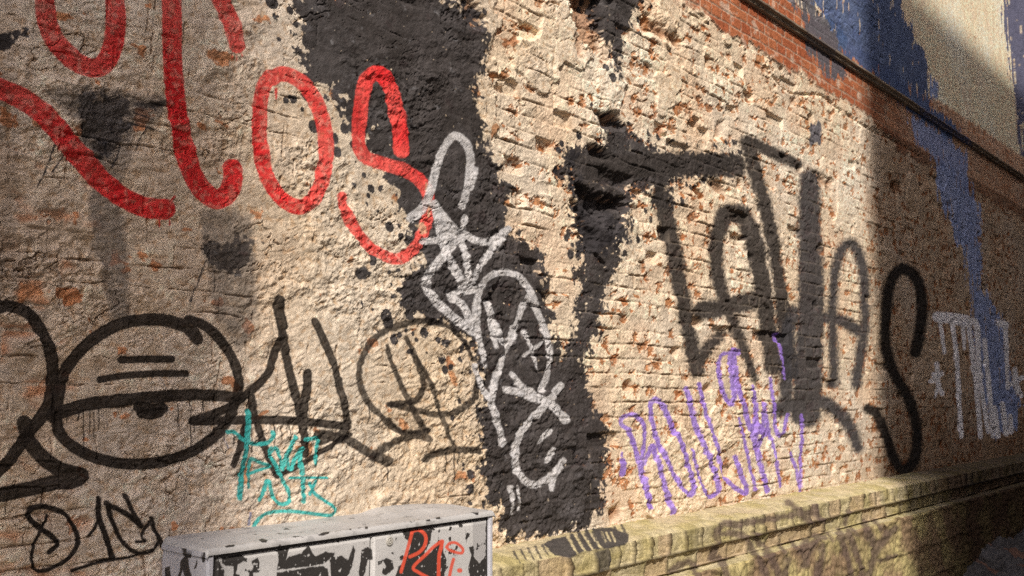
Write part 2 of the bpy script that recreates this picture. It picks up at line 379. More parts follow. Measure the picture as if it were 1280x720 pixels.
# blots on the left
blackpoly([(92,122),(104,112),(130,122),(205,127),(206,133),(168,138),(160,150),(164,162),(150,180),(140,196),(122,196),(100,172),(94,150)], 6, 6, w=5, al=.86)
blackpoly([(-20,44),(14,40),(34,38),(36,44),(20,50),(8,62),(-20,76)], 3, 4)
blackpoly([(262,305),(290,296),(322,298),(312,318),(300,336),(288,348),(272,338),(258,322)], 9, 9, w=3, al=.85)
blackpoly([(446,335),(455,333),(461,342),(456,352),(447,351),(443,343)], 2, 1)
m, _, _ = cv.strokes([([(160,155),(185,160),(200,166)],4,1),([(165,140),(190,150)],3,1),([(68,180),(60,205),(47,233)],2.5,1.5),([(82,190),(74,203),(65,215)],2),([(182,160),(174,175),(168,190)],1.6),([(150,180),(145,195),(138,210)],2),([(130,180),(132,196)],6,2),
   ([(243,360),(236,378)],2),([(257,325),(244,360)],1.6)], pad=4)
lay(sst(-.6, .6, m+1.2*amp2)*.9, char, 1)
# pale grey streaks inside the charcoal
sc_ = (part == 1)*sst(.38, .5, fbm(x*9+z*3, z*22, 3, 191))*sst(.1, .5, amp2)*(x < 3.3)
lay(sc_*.35, C3(.25,.25,.27), 0)

# blue and slate paint over the string course
blue = lerp(C3(.19,.27,.52)[None, :], C3(.29,.37,.62)[None, :], np.clip(.5+n2, 0, 1))*(1+.2*n3)
slate = C3(.12,.12,.145)*(1+.2*n3)
vs = fbm(x*9, z*2.0, 4, 201)
def bluepoly(pts, c, a=4, b=3, al=.95, streak=7):
    m = cv.poly(pts)+a*amp1+b*amp2+streak*vs+3.5
    lay(sst(-1, 1, m)*al*(1-.8*sst(.48,.56,fbm(x*12, z*3, 3, 203))), c, 2)
bluepoly([(975,-60),(990,0),(1008,28),(1010,40),(1040,58),(1052,66),(1056,48),(1042,36),(1020,10),(1018,-60)], slate)
bluepoly([(1018,-60),(1020,4),(1032,16),(1046,38),(1054,60),(1060,70),(1092,88),(1110,108),(1128,128),(1160,150),(1186,170),(1198,165),(1175,145),(1160,140),(1160,100),(1156,75),(1140,50),(1128,20),(1120,-10),(1118,-60)], blue*C3(.32,.38,.44))
bluepoly([(1012,52),(1050,78),(1052,92),(1042,96),(1030,90),(1022,74)], slate, 3, 3)
bluepoly([(1142,150),(1150,155),(1175,170),(1203,192),(1206,215),(1210,240),(1220,258),(1224,290),(1220,300),(1224,330),(1226,360),(1236,378),(1248,395),(1252,430),(1260,470),(1272,500),(1268,535),(1246,540),(1236,500),(1228,460),(1220,400),(1214,345),(1208,308),(1198,300),(1190,270),(1178,250),(1172,215),(1168,190),(1150,178)], blue, 4, 3, .85)
bluepoly([(1258,-60),(1330,-60),(1400,120),(1400,260),(1300,215),(1282,190),(1276,140),(1268,90),(1260,40)], slate*C3(.9,1,1.5), 4, 3, streak=12)
bluepoly([(1165,100),(1168,105),(1168,120),(1163,118)], blue, 2, 2)
bluepoly([(1018,158),(1024,155),(1023,178),(1017,176)], slate, 1, 1)

def spray(items, c, pid, grow=0., soft=1.2, al=.93, en=1.0, joint=.35, tex=.0, pad=12, second=.0, edge=0., streak=0., wear=.0, c2=None):
    m, q_, k = cv.strokes(items, pad=pad)
    m = m+grow/2
    cov = sst(-soft, soft, m+en*amp2*2.2+en*.6*amp1)
    a = al*np.ones(cv.n, np.float32)
    if edge: a = a*(1-edge+edge*np.clip(1.3-m/2.2, 0, 1))
    if streak: a = a*(1-streak*sst(-.3, .4, perlin(q_*.75, x*1.3+z*1.3, 211)))
    if second: a = np.maximum(a, np.clip(a+second*k, 0, .97))
    if np.any(tex): a = a*(1-tex*sst(-.1, .5, amp2+.5*amp1))
    if wear: a = a*(1-sst(.45, .6, amp2+wear+.3*exp_[:, 0]))
    lay(cov*a*(1-joint*jr), c, pid, .38)

# red letters -----------------------------------------------------
red = lerp(C3(.68,.020,.026)[None, :], C3(.80,.045,.045)[None, :], np.clip(.5+n2, 0, 1))
redf = lerp(red, C3(.66,.20,.16)[None, :], np.clip(.35+1.2*n1+.5*n2+sst(2.9,1.6,x)[:,None]*.0, 0, .75)*.55)
spray([([(50,-60),(52,-30),(55,0),(60,32),(75,60),(96,79),(115,86),(131,78),(141,54),(143,20),(140,-30),(138,-60)],25),
       ([(-60,92),(-20,105),(0,112),(25,122),(50,140),(70,162),(90,186),(118,218),(148,244),(178,259),(206,262)],26),
       ([(213,-60),(213,0),(214,60),(216,100),(221,138),(228,180),(237,212),(251,236),(268,249),(282,243),(289,225),(290,211)],25),
       ([(262,-40),(268,-15),(276,4),(285,25),(291,45),(294,57)],22),
       ([(335,97),(327,112),(324,140),(324,170),(327,200),(335,228),(352,250),(370,259),(385,254),(397,238),(405,210),(407,182),(404,155),(396,132),(384,112),(368,98),(350,93),(338,99)],19),
       ([(500,188),(499,162),(492,130),(484,104),(470,91),(456,104),(450,135),(448,170),(450,188),(461,199),(485,207),(510,216),(526,228),(534,246),(534,268),(528,290),(515,312),(497,324),(475,318),(455,302),(438,278),(428,256),(427,246)],20,13),
       ([(199,268),(199,284)],1.8),([(212,262),(212,281)],2),([(214,250),(217,246)],3),([(287,66),(287,74)],1.2),([(292,66),(293,76)],1.4),([(298,64),(299,72)],1.2),([(343,112),(344,124)],4,2)],
      redf, 3, soft=.9, al=.98, en=.45, joint=.05, tex=.24, edge=0, second=.1)
cream_patch = sst(-1, 1, cv.poly([(530,228),(538,236),(539,262),(534,275),(533,250)])+2*amp2)+sst(-1, 1, cv.poly([(519,282),(528,278),(533,290),(527,296)])+2*amp2)
lay(cream_patch*.7, C3(.6,.45,.3), 0)

# black marker drawing and lettering -------------------------------
mk = C3(.018,.014,.013)
spray([([(-40,400),(-12,388),(4,383),(14,383),(30,389),(46,404),(58,428),(65,455),(66,482),(61,505),(50,524),(36,542),(16,570),(-4,590),(-30,612)],16),
       ([(30,528),(38,552),(56,574),(78,588),(102,594),(90,602),(70,603),(36,611),(0,618),(-40,626)],19),
       ([(244,424),(232,410),(207,401),(180,400),(150,405),(121,420),(98,440),(81,465),(73,492),(71,517),(76,543),(95,561),(125,574),(158,580),(190,579),(220,572),(246,560),(269,543),(284,525),(293,505),(296,488),(295,466),(287,442),(272,422),(253,407),(234,400)],16,13),
       ([(66,520),(80,514),(112,505),(162,499),(225,494),(262,494),(300,497)],18,14),
       ([(150,450),(180,449),(212,449)],9.5),([(124,475),(150,470),(190,467),(232,467)],9),
       ([(173,508),(187,512),(201,510)],16),([(176,516),(187,518),(198,515)],14),
       ([(240,526),(262,519),(287,508),(305,494),(322,480),(336,461),(345,438),(351,418)],12,10),([(348,376),(349,390),(352,408)],14),
       ([(352,415),(357,443),(365,485),(372,510),(377,540),(379,567)],11),([(383,466),(381,488),(376,520)],11,12),
       ([(392,402),(402,422),(412,445),(420,472),(428,503),(434,528)],10),
       ([(240,526),(265,526),(303,525),(345,525),(380,527),(407,530),(434,533)],12,10),
       ([(313,496),(318,520),(325,548),(334,575),(344,594)],9),([(307,524),(300,552),(290,581)],9),
       ([(344,594),(365,585),(395,568),(420,552),(437,543)],7)], mk, 4, soft=.8, al=.98, en=.30, joint=.02, tex=.05*sst(1.4, 2.6, x), edge=.03, streak=.035, second=.1)
spray([([(395,543),(415,545),(437,552),(460,567),(484,577)],12),([(463,572),(478,560),(497,550),(520,545),(535,548)],9),([(484,523),(505,540),(535,540)],5),([(400,553),(430,540)],9),([(500,540),(520,541),(535,538)],8),
       ([(540,402),(525,401),(507,404),(487,411),(468,423),(455,441),(448,463),(451,487),(463,508),(481,526),(502,541)],8),
       ([(538,402),(563,410),(580,428),(591,450)],8,6),([(596,473),(590,497),(573,512),(548,518),(520,513),(487,505)],8),
       ([(483,433),(490,458),(504,490),(517,515),(533,540)],6,8),([(508,424),(518,448),(526,470),(527,486),(517,501),(487,506)],7,9),
       ([(518,446),(534,474),(547,508),(557,538),(567,560)],6,5),([(530,574),(547,566),(570,562),(597,563)],9)], mk, 4, soft=.9, al=.94, en=.8, joint=.02, tex=.10, streak=.06, second=.1)
dr = [([(a,b),(a,c)],1.5) for a,b,c in ((104,512,566),(112,512,540),(123,510,537),(84,518,530),(221,505,533),(237,500,560),(241,530,540),(254,500,514),(290,540,556),(303,530,558),(313,530,565),(340,530,560),(348,532,552),(360,532,556),(430,545,552),(566,562,602),(556,565,590),(460,506,530),(571,565,580),(7,622,643),(484,585,600),(117,515,548),(98,515,526))]
m, _, _ = cv.strokes(dr, pad=3); lay(sst(-.5,.5,m+.5*amp2)*.9, mk, 4)
# small marker signature
spray([([(52,662),(40,653),(34,643),(41,634),(60,634),(80,642),(92,657),(97,675),(87,695),(67,709),(48,714),(39,702),(40,686),(47,667),(59,644)],8,4),([(52,662),(65,671),(71,680),(60,691)],8,6),
       ([(122,623),(123,647),(130,668),(140,698)],7,8),([(121,652),(116,662),(109,669)],4),
       ([(132,629),(142,658),(154,679),(170,691),(187,689),(197,677)],7,4),([(187,647),(193,664),(204,685)],5,8),([(131,629),(155,641),(176,658)],7),([(155,619),(166,643),(172,652)],6),([(169,677),(180,676),(176,670),(187,650)],4),([(90,713),(125,702),(165,695),(187,686)],5,3)],
      mk, 5, soft=.8, al=.985, en=.4, joint=.02, tex=.03, second=.1)
# black sprayed name ------------------------------------------------
sp = C3(.050,.043,.041)
spray([([(748,206),(780,209),(839,205),(920,207)],30),([(825,240),(838,285),(850,350),(861,409),(872,462)],22,20),([(874,456),(888,432),(906,418)],17,12),
       ([(908,268),(897,300),(900,350),(916,398),(932,440),(945,474)],23,10),([(912,266),(930,270),(943,305),(954,365),(963,415),(967,458)],24,22),([(878,388),(905,385),(944,375)],24),
       ([(934,178),(950,235),(965,300),(976,363),(984,419),(989,466)],17,20),([(935,178),(962,188),(998,206)],20,14)], sp, 6, soft=3.2, al=.97, en=1.5, joint=.2, wear=.0, pad=22)
spray([([(1013,224),(1013,290),(1015,350),(1013,430),(1008,515)],26,40),([(994,390),(984,430),(984,500)],18),
       ([(1044,480),(1042,425),(1042,363),(1050,318),(1066,305),(1079,335),(1082,398),(1077,439),(1071,480)],13,14),([(1020,396),(1050,400),(1078,416)],16),
       ([(975,512),(1018,500),(1046,514),(1064,535),(1073,560)],22,14)], C3(.055,.052,.058), 6, soft=4, al=.96, en=1.5, joint=.15, pad=22)
spray([([(1144,440),(1150,415),(1153,385),(1148,352),(1130,336),(1114,350),(1108,390),(1107,430),(1119,468),(1137,500),(1147,540),(1143,574),(1131,588),(1118,573),(1106,540),(1097,518),(1086,511)],15,13)], C3(.018,.016,.016), 6, soft=2.5, al=.97, en=1., joint=.1, pad=16)
# silver marker -----------------------------------------------------
sv = lerp(C3(.50,.49,.51)[None, :], C3(.62,.60,.61)[None, :], np.clip(.5+n3, 0, 1))
silver = [([(536,240),(541,222),(550,195),(560,176),(570,170),(583,182),(588,203),(584,232),(577,257)],9),([(594,212),(588,235)],6),([(541,226),(529,258),(514,272)],9,12),
      ([(541,255),(558,278),(575,297)],10),([(544,262),(550,290),(556,315),(570,342),(579,362)],9),([(580,272),(577,292),(580,320),(584,362)],7),
      ([(527,302),(552,299),(577,292),(597,302),(617,300),(637,286)],8),([(637,286),(616,311),(597,334),(584,362)],8),([(572,300),(552,320),(537,338),(531,354),(540,372),(555,387),(575,403),(595,417)],10),
      ([(592,362),(574,366),(564,372),(577,380),(588,404)],8),([(590,408),(595,380),(600,360),(610,346),(632,340),(655,352),(670,384),(682,412),(688,445),(685,470),(677,487)],8,7),
      ([(596,384),(595,412),(600,435),(607,457)],8,6),([(609,377),(614,402),(620,434)],6,4),([(610,377),(619,406),(629,428),(640,424)],7),([(662,367),(650,392),(639,424),(627,452),(618,482),(611,505)],7),
      ([(592,457),(600,480),(612,503),(622,535),(627,554)],6,9),([(640,468),(650,482),(668,493)],6),([(632,487),(655,492),(680,501),(694,512),(708,524)],8,11),([(703,482),(685,500),(667,520),(650,540),(643,562),(646,588),(658,603),(675,605),(692,592),(704,576)],8),
      ([(693,592),(688,612)],7,4),([(686,539),(671,552)],7,4),([(690,563),(682,577)],7,4),([(637,609),(639,642)],4,2),([(646,609),(648,637)],4,2),
      ([(657,415),(664,438),(671,462)],5,3),([(677,429),(666,436),(655,444)],4),([(552,300),(556,290)],14),([(660,492),(670,498)],16,12)]
spray([(p_[0],)+tuple(w_+.9 for w_ in p_[1:]) for p_ in silver], sv, 7, soft=.9, al=.93, en=.35, joint=.08, tex=.16, second=.1)
# teal tag ----------------------------------------------------------
teal = lerp(C3(.035,.36,.36)[None, :], C3(.07,.50,.47)[None, :], np.clip(.5+n2, 0, 1))
spray([([(309.7,514),(309,535),(307,550),(302,590),(297.5,622)],7),([(284,540),(291,540),(300,548),(312,554),(324,555),(334,552),(338,545),(337,540)],5),
       ([(312.5,573),(309,609)],4),([(312.5,573),(323,578),(334,583),(322,588),(310,593)],4),
       ([(336,560),(334,568),(341,581),(350,598),(359,614),(360,625),(354,630),(345,628),(338,616),(334,601),(329,610),(323,625)],5),
       ([(334,566),(342,560),(347,572),(350,586),(356,566),(366,546)],5),([(366,546),(360,560),(357,575),(360,586),(368,572),(375,561)],5.5),([(374,561),(373,575),(376,592)],6),
       ([(378,549.5),(396,548.5),(394,562),(393,580)],5),([(360,597),(407,597)],3.5),([(377,599),(378,614),(378.6,627)],6,5),([(393,601),(386,618)],4),([(386,604),(392,617),(403,625),(418,636),(414,644),(398,643),(364,639),(338,640),(325,646),(317,656),(312,664)],4.5)],
      teal, 8, soft=.7, al=.97, en=.2, joint=.04, tex=.08)
spray([([(312,641),(310,656)],3),([(279,548),(284,560)],1.5)], C3(.08,.14,.33), 8, soft=.7, al=.7, en=.4)
# purple tag --------------------------------------------------------
pur = lerp(C3(.27,.16,.58)[None, :], C3(.36,.24,.70)[None, :], np.clip(.5+n2, 0, 1))
spray([([(787,537),(795,560),(801,582),(808,615),(812,634)],7),([(785,536),(777,529),(781,521),(795,519),(806,532),(807,555),(802,582)],6,5),
       ([(803,584),(811,570),(818,557),(822,578),(830,605),(840,640)],5,7),([(780,577),(780,592)],8),([(779,566),(779,570)],3),
       ([(820,499),(814,508),(820,540),(833,576),(847,602),(861,619),(866,605),(856,572),(843,537),(830,508),(820,499)],6,7),
       ([(858,487),(868,523),(883,566),(899,606),(895,618),(884,620),(876,602),(864,562)],8,4),
       ([(875,480),(885,522),(898,566),(910,600),(930,616),(935,612),(927,592),(921,572)],5,7),
       ([(917,442),(905,443),(900,458),(904,485),(914,505),(919,496),(916,465),(916,440),(923,441)],4,8),
       ([(917,440),(924,483),(936,526),(948,566),(959,614)],8,6),([(924,523),(934,560),(946,613)],4),([(941,483),(946,515),(944,550),(950,570)],5,8),([(955,505),(956,530),(949,560)],6),([(956,510),(966,555),(977,608)],5,4),([(944,535),(957,540)],13),
       ([(973,418),(978,447),(982,474)],4,3),([(964,472),(968,505),(970,532),(975,545),(980,540),(986,519)],4,5),([(988,566),(995,584),(1001,606)],4,5),([(1003,519),(1002,570),(1001,616)],4)],
      pur, 9, soft=.8, al=.96, en=.6, joint=.25, tex=.08)
# white tag in the shade ---------------------------------------------
wh = C3(.82,.80,.88)
spray([([(1172,396),(1190,398),(1207,401)],12,14),([(1175,398),(1178,420),(1180,441)],5,3),([(1191,405),(1196,450),(1201,530),(1202,546)],5,4),([(1204,404),(1206,436)],5,3),
       ([(1210,400),(1215,435),(1220,475),(1226,546)],5),([(1211,402),(1220,404),(1223,430),(1225,470),(1235,540)],8,4),([(1219,460),(1224,470)],11),([(1231,425),(1236,480),(1241,545)],5),
       ([(1250,404),(1257,406)],8),([(1256,405),(1259,445),(1260,485)],5,4),([(1243,510),(1248,545)],6),([(1253,505),(1258,542)],6),([(1263,520),(1264,540)],5),
       ([(1165,476),(1178,466)],5),([(1171,455),(1172,480),(1169,496)],5,3),([(1167,468),(1178,492)],5),([(1269,462),(1272,490)],5),([(1265,480),(1278,472)],5),([(1268,470),(1277,495)],4)],
      wh, 10, grow=1.0, soft=.8, al=.97, en=.2, joint=.05, tex=.05, pad=8)
# fine cleanup: keep albedo sane
col = np.clip(col*(1+.16*(np.random.RandomState(3).rand(cv.n, 1).astype(np.float32)-.5)*1.6), .012, .84)
# paint fills the pores a little
H = H
P3 = np.stack([X, -H.reshape(NR, NC), Z], -1)
NRM = grid_normals(P3)
quads = grid_quads(NR, NC)
zq = Z.ravel()[quads].mean(1); xq = X.ravel()[quads].mean(1)
keep = (zq > .45) & (zq < 11.5)
quads = quads[keep]
fp = part[quads]; fpart = np.where((fp[:, 0] == fp[:, 2]) | (fp[:, 0] == fp[:, 1]), fp[:, 0], np.where(fp[:, 1] == fp[:, 2], fp[:, 1], fp[:, 3]))
wall = empty('graffiti_wall', (5, 0, 0))
tag(wall, 'long old brick and render wall covered in graffiti, with string course and mossy plinth', 'wall')
Vw = P3.reshape(-1, 3)-np.array([5, 0, 0]); Nw = NRM.reshape(-1, 3)
PARTS = {0: ('masonry', None, M_wall), 1: ('charcoal_paint', 'huge charcoal painted letter shapes with splattered edges', M_paint), 2: ('blue_paint', 'blue and slate paint running over the string course', M_paint),
         3: ('red_lettering', 'wide red letters at the upper left', M_paint), 4: ('marker_drawing', 'thick black marker lettering with a half closed eye', M_paint),
         5: ('marker_signature', 'small black D1G signature under the eye', M_paint), 6: ('sprayed_lettering', 'blurred black sprayed name in tall capitals', M_paint),
         7: ('silver_tag', 'silver marker tag running down the charcoal paint', M_paint), 8: ('teal_tag', 'small teal tag above the metal cabinet', M_paint),
         9: ('purple_tag', 'purple sprayed tag just above the mossy ledge', M_paint), 10: ('white_lettering', 'white dripping letters between two stars, in the shade', M_paint)}
for k, (nm, lb, mt) in PARTS.items():
    fq = quads[fpart == k]
    if len(fq):
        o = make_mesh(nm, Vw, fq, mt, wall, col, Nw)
        if lb: o['label'] = lb

# ============================================================ swept strips (string course, plinth)
def sweep(name, prof, xs, mat, parent, dens, paint, labels=None):
    """prof: list of (y,z) corners, walked with the surface on the left; dens: rows per segment"""
    ys = []; zs = []; ny = []; nz = []; seg = []
    for i in range(len(prof)-1):
        (y0, z0), (y1, z1) = prof[i], prof[i+1]; n = dens[i]; L = math.hypot(y1-y0, z1-z0)
        for k in range(n+(i == len(prof)-2)):
            t = k/n; ys.append(lerp(y0, y1, t)); zs.append(lerp(z0, z1, t)); ny.append(-(z1-z0)/L*-1*-1); nz.append((y1-y0)/L); seg.append(i)
    ys = np.array(ys); zs = np.array(zs); ny = np.array(ny); nz = np.array(nz); seg = np.array(seg)
    arc = np.concatenate([[0], np.cumsum(np.hypot(np.diff(ys), np.diff(zs)))])
    XX = np.broadcast_to(xs, (len(ys), len(xs))).copy(); Y = np.broadcast_to(ys[:, None], XX.shape).copy(); ZZ = np.broadcast_to(zs[:, None], XX.shape).copy()
    A = np.broadcast_to(arc[:, None], XX.shape); S = np.broadcast_to(seg[:, None], XX.shape)
    h, c = paint(XX, Y, ZZ, A, S)
    # smooth the normals at the corners
    NY = np.convolve(np.pad(ny, 2, mode='edge'), np.ones(5)/5, 'valid'); NZ = np.convolve(np.pad(nz, 2, mode='edge'), np.ones(5)/5, 'valid')
    Y = Y+h*NY[:, None]; ZZ = ZZ+h*NZ[:, None]
    P = np.stack([XX-5, Y, ZZ], -1)
    return make_mesh(name, P.reshape(-1, 3), grid_quads(*XX.shape)[:, ::-1], mat, parent, np.clip(c.reshape(-1, 3), .01, .8))

def cornice_paint(XX, Y, ZZ, A, S):
    n = fbm(XX*4, A*20, 4, 301); n2_ = fbm(XX*25, A*40, 3, 302)
    h = .004*n+.003*n2_+.004*fbm(XX*.8, A*0, 3, 303)
    c = lerp(C3(.20,.155,.12)[None, None], C3(.36,.29,.23)[None, None], np.clip(.35+n[..., None], 0, 1))
    c = np.where((S == 1)[..., None], lerp(C3(.36,.31,.27)[None,None], C3(.52,.45,.38)[None,None], np.clip(.5+n[...,None],0,1)), c)  # lip edge lightened: its highlight is painted into the colour
    px_, py_ = project(XX, Y, ZZ)
    b = ((px_ > 1150) & (px_ < 1215))*sst(-.1, .3, n2_+.3); s_ = ((px_ > 1008) & (px_ < 1045))*1.
    c = lerp(c, C3(.085,.12,.27)[None, None], (.7*b)[..., None]); c = lerp(c, C3(.11,.11,.14)[None, None], (.5*s_)[..., None])
    return h, c*(1+.25*n2_[..., None])
xs_c = cx[(cx > -6)]
xs_c = xs_c[::2]
sweep('string_course', [(.05, zc+.028), (-.036, zc+.010), (-.050, zc+.002), (-.049, zc-.012), (-.030, zc-.018), (-.026, zc-.042), (.05, zc-.046)], xs_c, M_stone, wall, [8, 4, 4, 6, 6, 8], cornice_paint)

def plinth_paint(XX, Y, ZZ, A, S):
    shp = XX.shape
    X_ = XX.ravel(); a = A.ravel(); s = S.ravel(); Yr = Y.ravel(); Zr = ZZ.ravel()
    nM_ = fbm(X_*5, a*7, 4, 401); nF_ = fbm(X_*24, a*28, 4, 402); nG_ = perlin(X_*110, a*110, 403)
    c = lerp(C3(.43,.365,.18)[None, :], C3(.57,.49,.32)[None, :], np.clip(.5+1.1*nM_, 0, 1)[:, None])*(1+.30*nF_[:, None])
    pale = sst(.05, .5, fbm(X_*2, a*5, 3, 405))[:, None]
    c = lerp(c, C3(.54,.44,.31)[None, :], pale*.5*((s <= 1)[:, None]))
    h = .006*nM_+.005*nF_+.0016*nG_
    # brick-on-edge courses on the upright faces
    face = (s == 2) | (s == 3)
    cz = Zr-.738+.004*nM_; r = np.floor(cz/.1035).astype(np.int64); fzz = cz/.1035-r
    wdt = np.where(r % 2 == 0, .27, .155); u = X_+.16*fbm(X_*1.7, r*3.3, 2, 421)+.014*nM_+rnd(r, r, 3)*.1; bi = np.floor(u/wdt).astype(np.int64); fu = u/wdt-bi
    wdt2 = np.where((X_ > 2.5) & (X_ < 4.2) & (r >= 1), .125, wdt); bi = np.where(wdt2 == wdt, bi, np.floor(u/.125).astype(np.int64)); fu = np.where(wdt2 == wdt, fu, u/.125-np.floor(u/.125))
    e = np.minimum(np.minimum(fu, 1-fu)*wdt2, np.where(fzz < .5, fzz, np.where(r >= 1, 1., 1-fzz))*.1035)+.003*nF_
    bl = sst(.002, .011, e); rb_ = rnd(bi, r, 11)
    keepj = sst(-.15, .35, fbm(X_*1.2, a*3, 3, 407)+.1)
    h = h+np.where(face, (bl-1)*.030*(.5+.5*keepj)+(rb_-.5)*.011*bl, 0)
    c = np.where(face[:, None], c*(.72+.45*rb_[:, None]), c)
    gap = face*(1-sst(.004, .013, Zr-.742))*sst(-.35, .1, fbm(X_*1.3, r*0+2., 3, 409)); h = h-.030*gap; c = lerp(c, C3(.02,.015,.01)[None, :], (gap*.9)[:, None])  # recessed gap, its shadow also painted near-black
    pk = face & (rb_ > .72); c = np.where(pk[:, None], lerp(c, C3(.40,.27,.19)[None, :], .5), c)
    c = lerp(c, C3(.05,.035,.02)[None, :], (np.where(face, (1-bl)*(.7+.3*keepj), 0)*.97)[:, None])
    # joints of the sill stones
    fj = (X_+.02*nM_)/.62; fj = np.abs(fj-np.round(fj))*.62; top = (s <= 1)
    h = h-np.where(top, (1-sst(.001, .007, fj))*.006, 0)
    # gap under the top courses
    low = (s >= 5)
    moss = .55*sst(-.35, .5, fbm(X_*3, a*3, 4, 411))[:, None]
    low = low*1.
    lowc = lerp(C3(.27,.19,.12)[None, :], C3(.46,.395,.19)[None, :], np.clip(moss*1.6, 0, 1))*(1+.35*nF_[:, None])
    c = np.where(low[:, None] > .5, lowc, c)
    h = h+np.where(low > .5, .006*nM_+.008*nF_, 0)
    lr = np.floor((Zr+.03*nM_)/.24).astype(np.int64); lz = (Zr+.03*nM_)/.24-lr; lx = (X_+.03*nM_)/.7+rnd(lr, lr, 31); li = np.floor(lx).astype(np.int64); lx = lx-li
    le = np.minimum(np.minimum(lz, 1-lz)*.24, np.minimum(lx, 1-lx)*.7)+.004*nF_
    lj = low*(1-sst(.001, .010, le))*sst(-.3, .2, fbm(X_*2, a*2, 3, 33)); h = h-.012*lj+low*.008*(rnd(li, lr, 35)-.5); c = lerp(c*(1+.22*low*(rnd(li, lr, 34)-.5))[:, None], C3(.08,.055,.03)[None, :], (lj*.7)[:, None])
    px_, py_ = project(X_, Yr, Zr)
    q = Canvas(px_, py_, X_, Zr)
    dk = C3(.12,.085,.075)  # plant-stalk shadows painted on the plinth as brown strokes
    m, _, _ = q.strokes([([(891,697),(895,682),(893,664)],9),([(893,668),(905,655),(925,657)],9),([(905,668),(920,667),(934,674),(941,690),(955,712),(958,730)],9),([(899,697),(905,706),(911,730)],8),([(943,668),(950,680)],8),
        ([(958,690),(966,702),(978,730)],10),([(985,700),(980,720)],8),([(1000,690),(1012,672),(1030,672)],9),([(1020,675),(1008,692),(1006,706)],12),([(1028,682),(1026,700),(1020,730)],10),([(1049,667),(1054,682),(1060,700),(1064,730)],8),([(1060,664),(1070,690),(1076,712),(1078,730)],8),
        ([(1080,655),(1088,672),(1095,690)],10),([(1118,660),(1102,678),(1090,700),(1084,725)],10),([(1100,700),(1118,694)],7),([(985,628),(1000,640),(1008,652)],8),([(1018,634),(1024,650)],8),([(1060,640),(1056,655)],6),([(920,655),(985,645),(1015,640)],8),
        ([(835,715),(860,702),(870,720)],8)]+[([(958+k*15,684-k*3.6),(966+k*15,694-k*3.6)],5) for k in range(10)], pad=10)
    st = sst(-2.2, 2.2, m+3*nM_+2.5*nF_)
    c = lerp(c, dk[None, :], (st*.8)[:, None])
    # paint run down off the wall on to the sill
    m1 = q.poly([(690,674),(735,660),(765,660),(786,668),(782,682),(765,684),(730,690),(712,697),(694,694),(680,680)])+4*nM_
    m2, _, _ = q.strokes([([(642+k*9,690-k*2.2),(650+k*9,704-k*2.2)],3.4,1.2) for k in range(16)], pad=6)
    m3 = q.poly([(741,690),(758,686),(760,710),(744,714)])
    holes, _, _ = q.strokes([([(708+k*10,668-k*1.3),(722+k*10,692-k*1.9)],5,2) for k in range(4)]+[([(752+k*6,666),(757+k*6,676)],2.5) for k in range(3)], pad=5)
    cov = np.maximum.reduce([sst(-1, 1, m1)*(1-sst(-.8,.8,holes)), sst(-.7, .7, m2+1.5*nF_)*.9, sst(-1, 1, m3)*.8])
    c = lerp(c, C3(.060,.054,.057)[None, :], (cov*.95)[:, None])
    shadeR = sst(7.6, 9, X_)[:, None]; c = lerp(c, c*C3(.19,.17,.185)[None, :], shadeR)  # right-hand shade painted into the plinth colour
    c = c*(1+.26*(np.random.RandomState(5).rand(X_.size, 1)-.5))
    return h.reshape(shp), c.reshape(shp+(3,))
xs_p = cx[(cx > -6)]
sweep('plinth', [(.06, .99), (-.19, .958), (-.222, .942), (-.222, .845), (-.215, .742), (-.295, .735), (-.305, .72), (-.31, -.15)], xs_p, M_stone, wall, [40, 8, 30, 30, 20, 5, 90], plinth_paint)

# ============================================================ street cabinet
cab = empty('street_cabinet', (2.27, -.13, 0)); ox = np.array([2.27, -.13, 0])
tag(cab, 'low grey metal utility cabinet with peeling black paint against the graffiti wall', 'cabinet')
x0, x1, yf, yb, zt = 1.632, 2.915, -.262, .02, 1.165
G0 = C3(.52,.51,.515); BK = C3(.018,.015,.014)
def panel_grid(p0, du, dv, nu, nv, bulge=None):
    u = np.linspace(0, 1, nu); v = np.linspace(0, 1, nv); U_, V_ = np.meshgrid(u, v)
    P = np.array(p0)+U_[..., None]*np.array(du)+V_[..., None]*np.array(dv)
    return P
def rounded_box(name, a, b, mat, parent, r=.006, seg=3, colr=G0):
    import bmesh
    bm = bmesh.new(); bmesh.ops.create_cube(bm, size=1)
    for v in bm.verts: v.co = [(a[i]+b[i])/2+v.co[i]*(b[i]-a[i])-ox[i] for i in range(3)]
    bmesh.ops.bevel(bm, geom=bm.edges[:], offset=r, segments=seg, affect='EDGES', profile=.5)
    me = bpy.data.meshes.new(name); bm.to_mesh(me); bm.free()
    for p in me.polygons: p.use_smooth = True
    at = me.attributes.new('Col', 'FLOAT_COLOR', 'POINT'); at.data.foreach_set('color', np.tile(np.append(colr, 1).astype(np.float32), len(me.vertices)))
    me.materials.append(mat); o = bpy.data.objects.new(name, me); COL.objects.link(o); o.parent = parent
    return o
def zA(*p): return [(190+a/5.82, 610+b/5.82) for a, b in p]
def zB(*p): return [(430+a/5.82, 610+b/5.82) for a, b in p]
def zC(*p): return [(320+a/4, 540+b/4) for a, b in p]
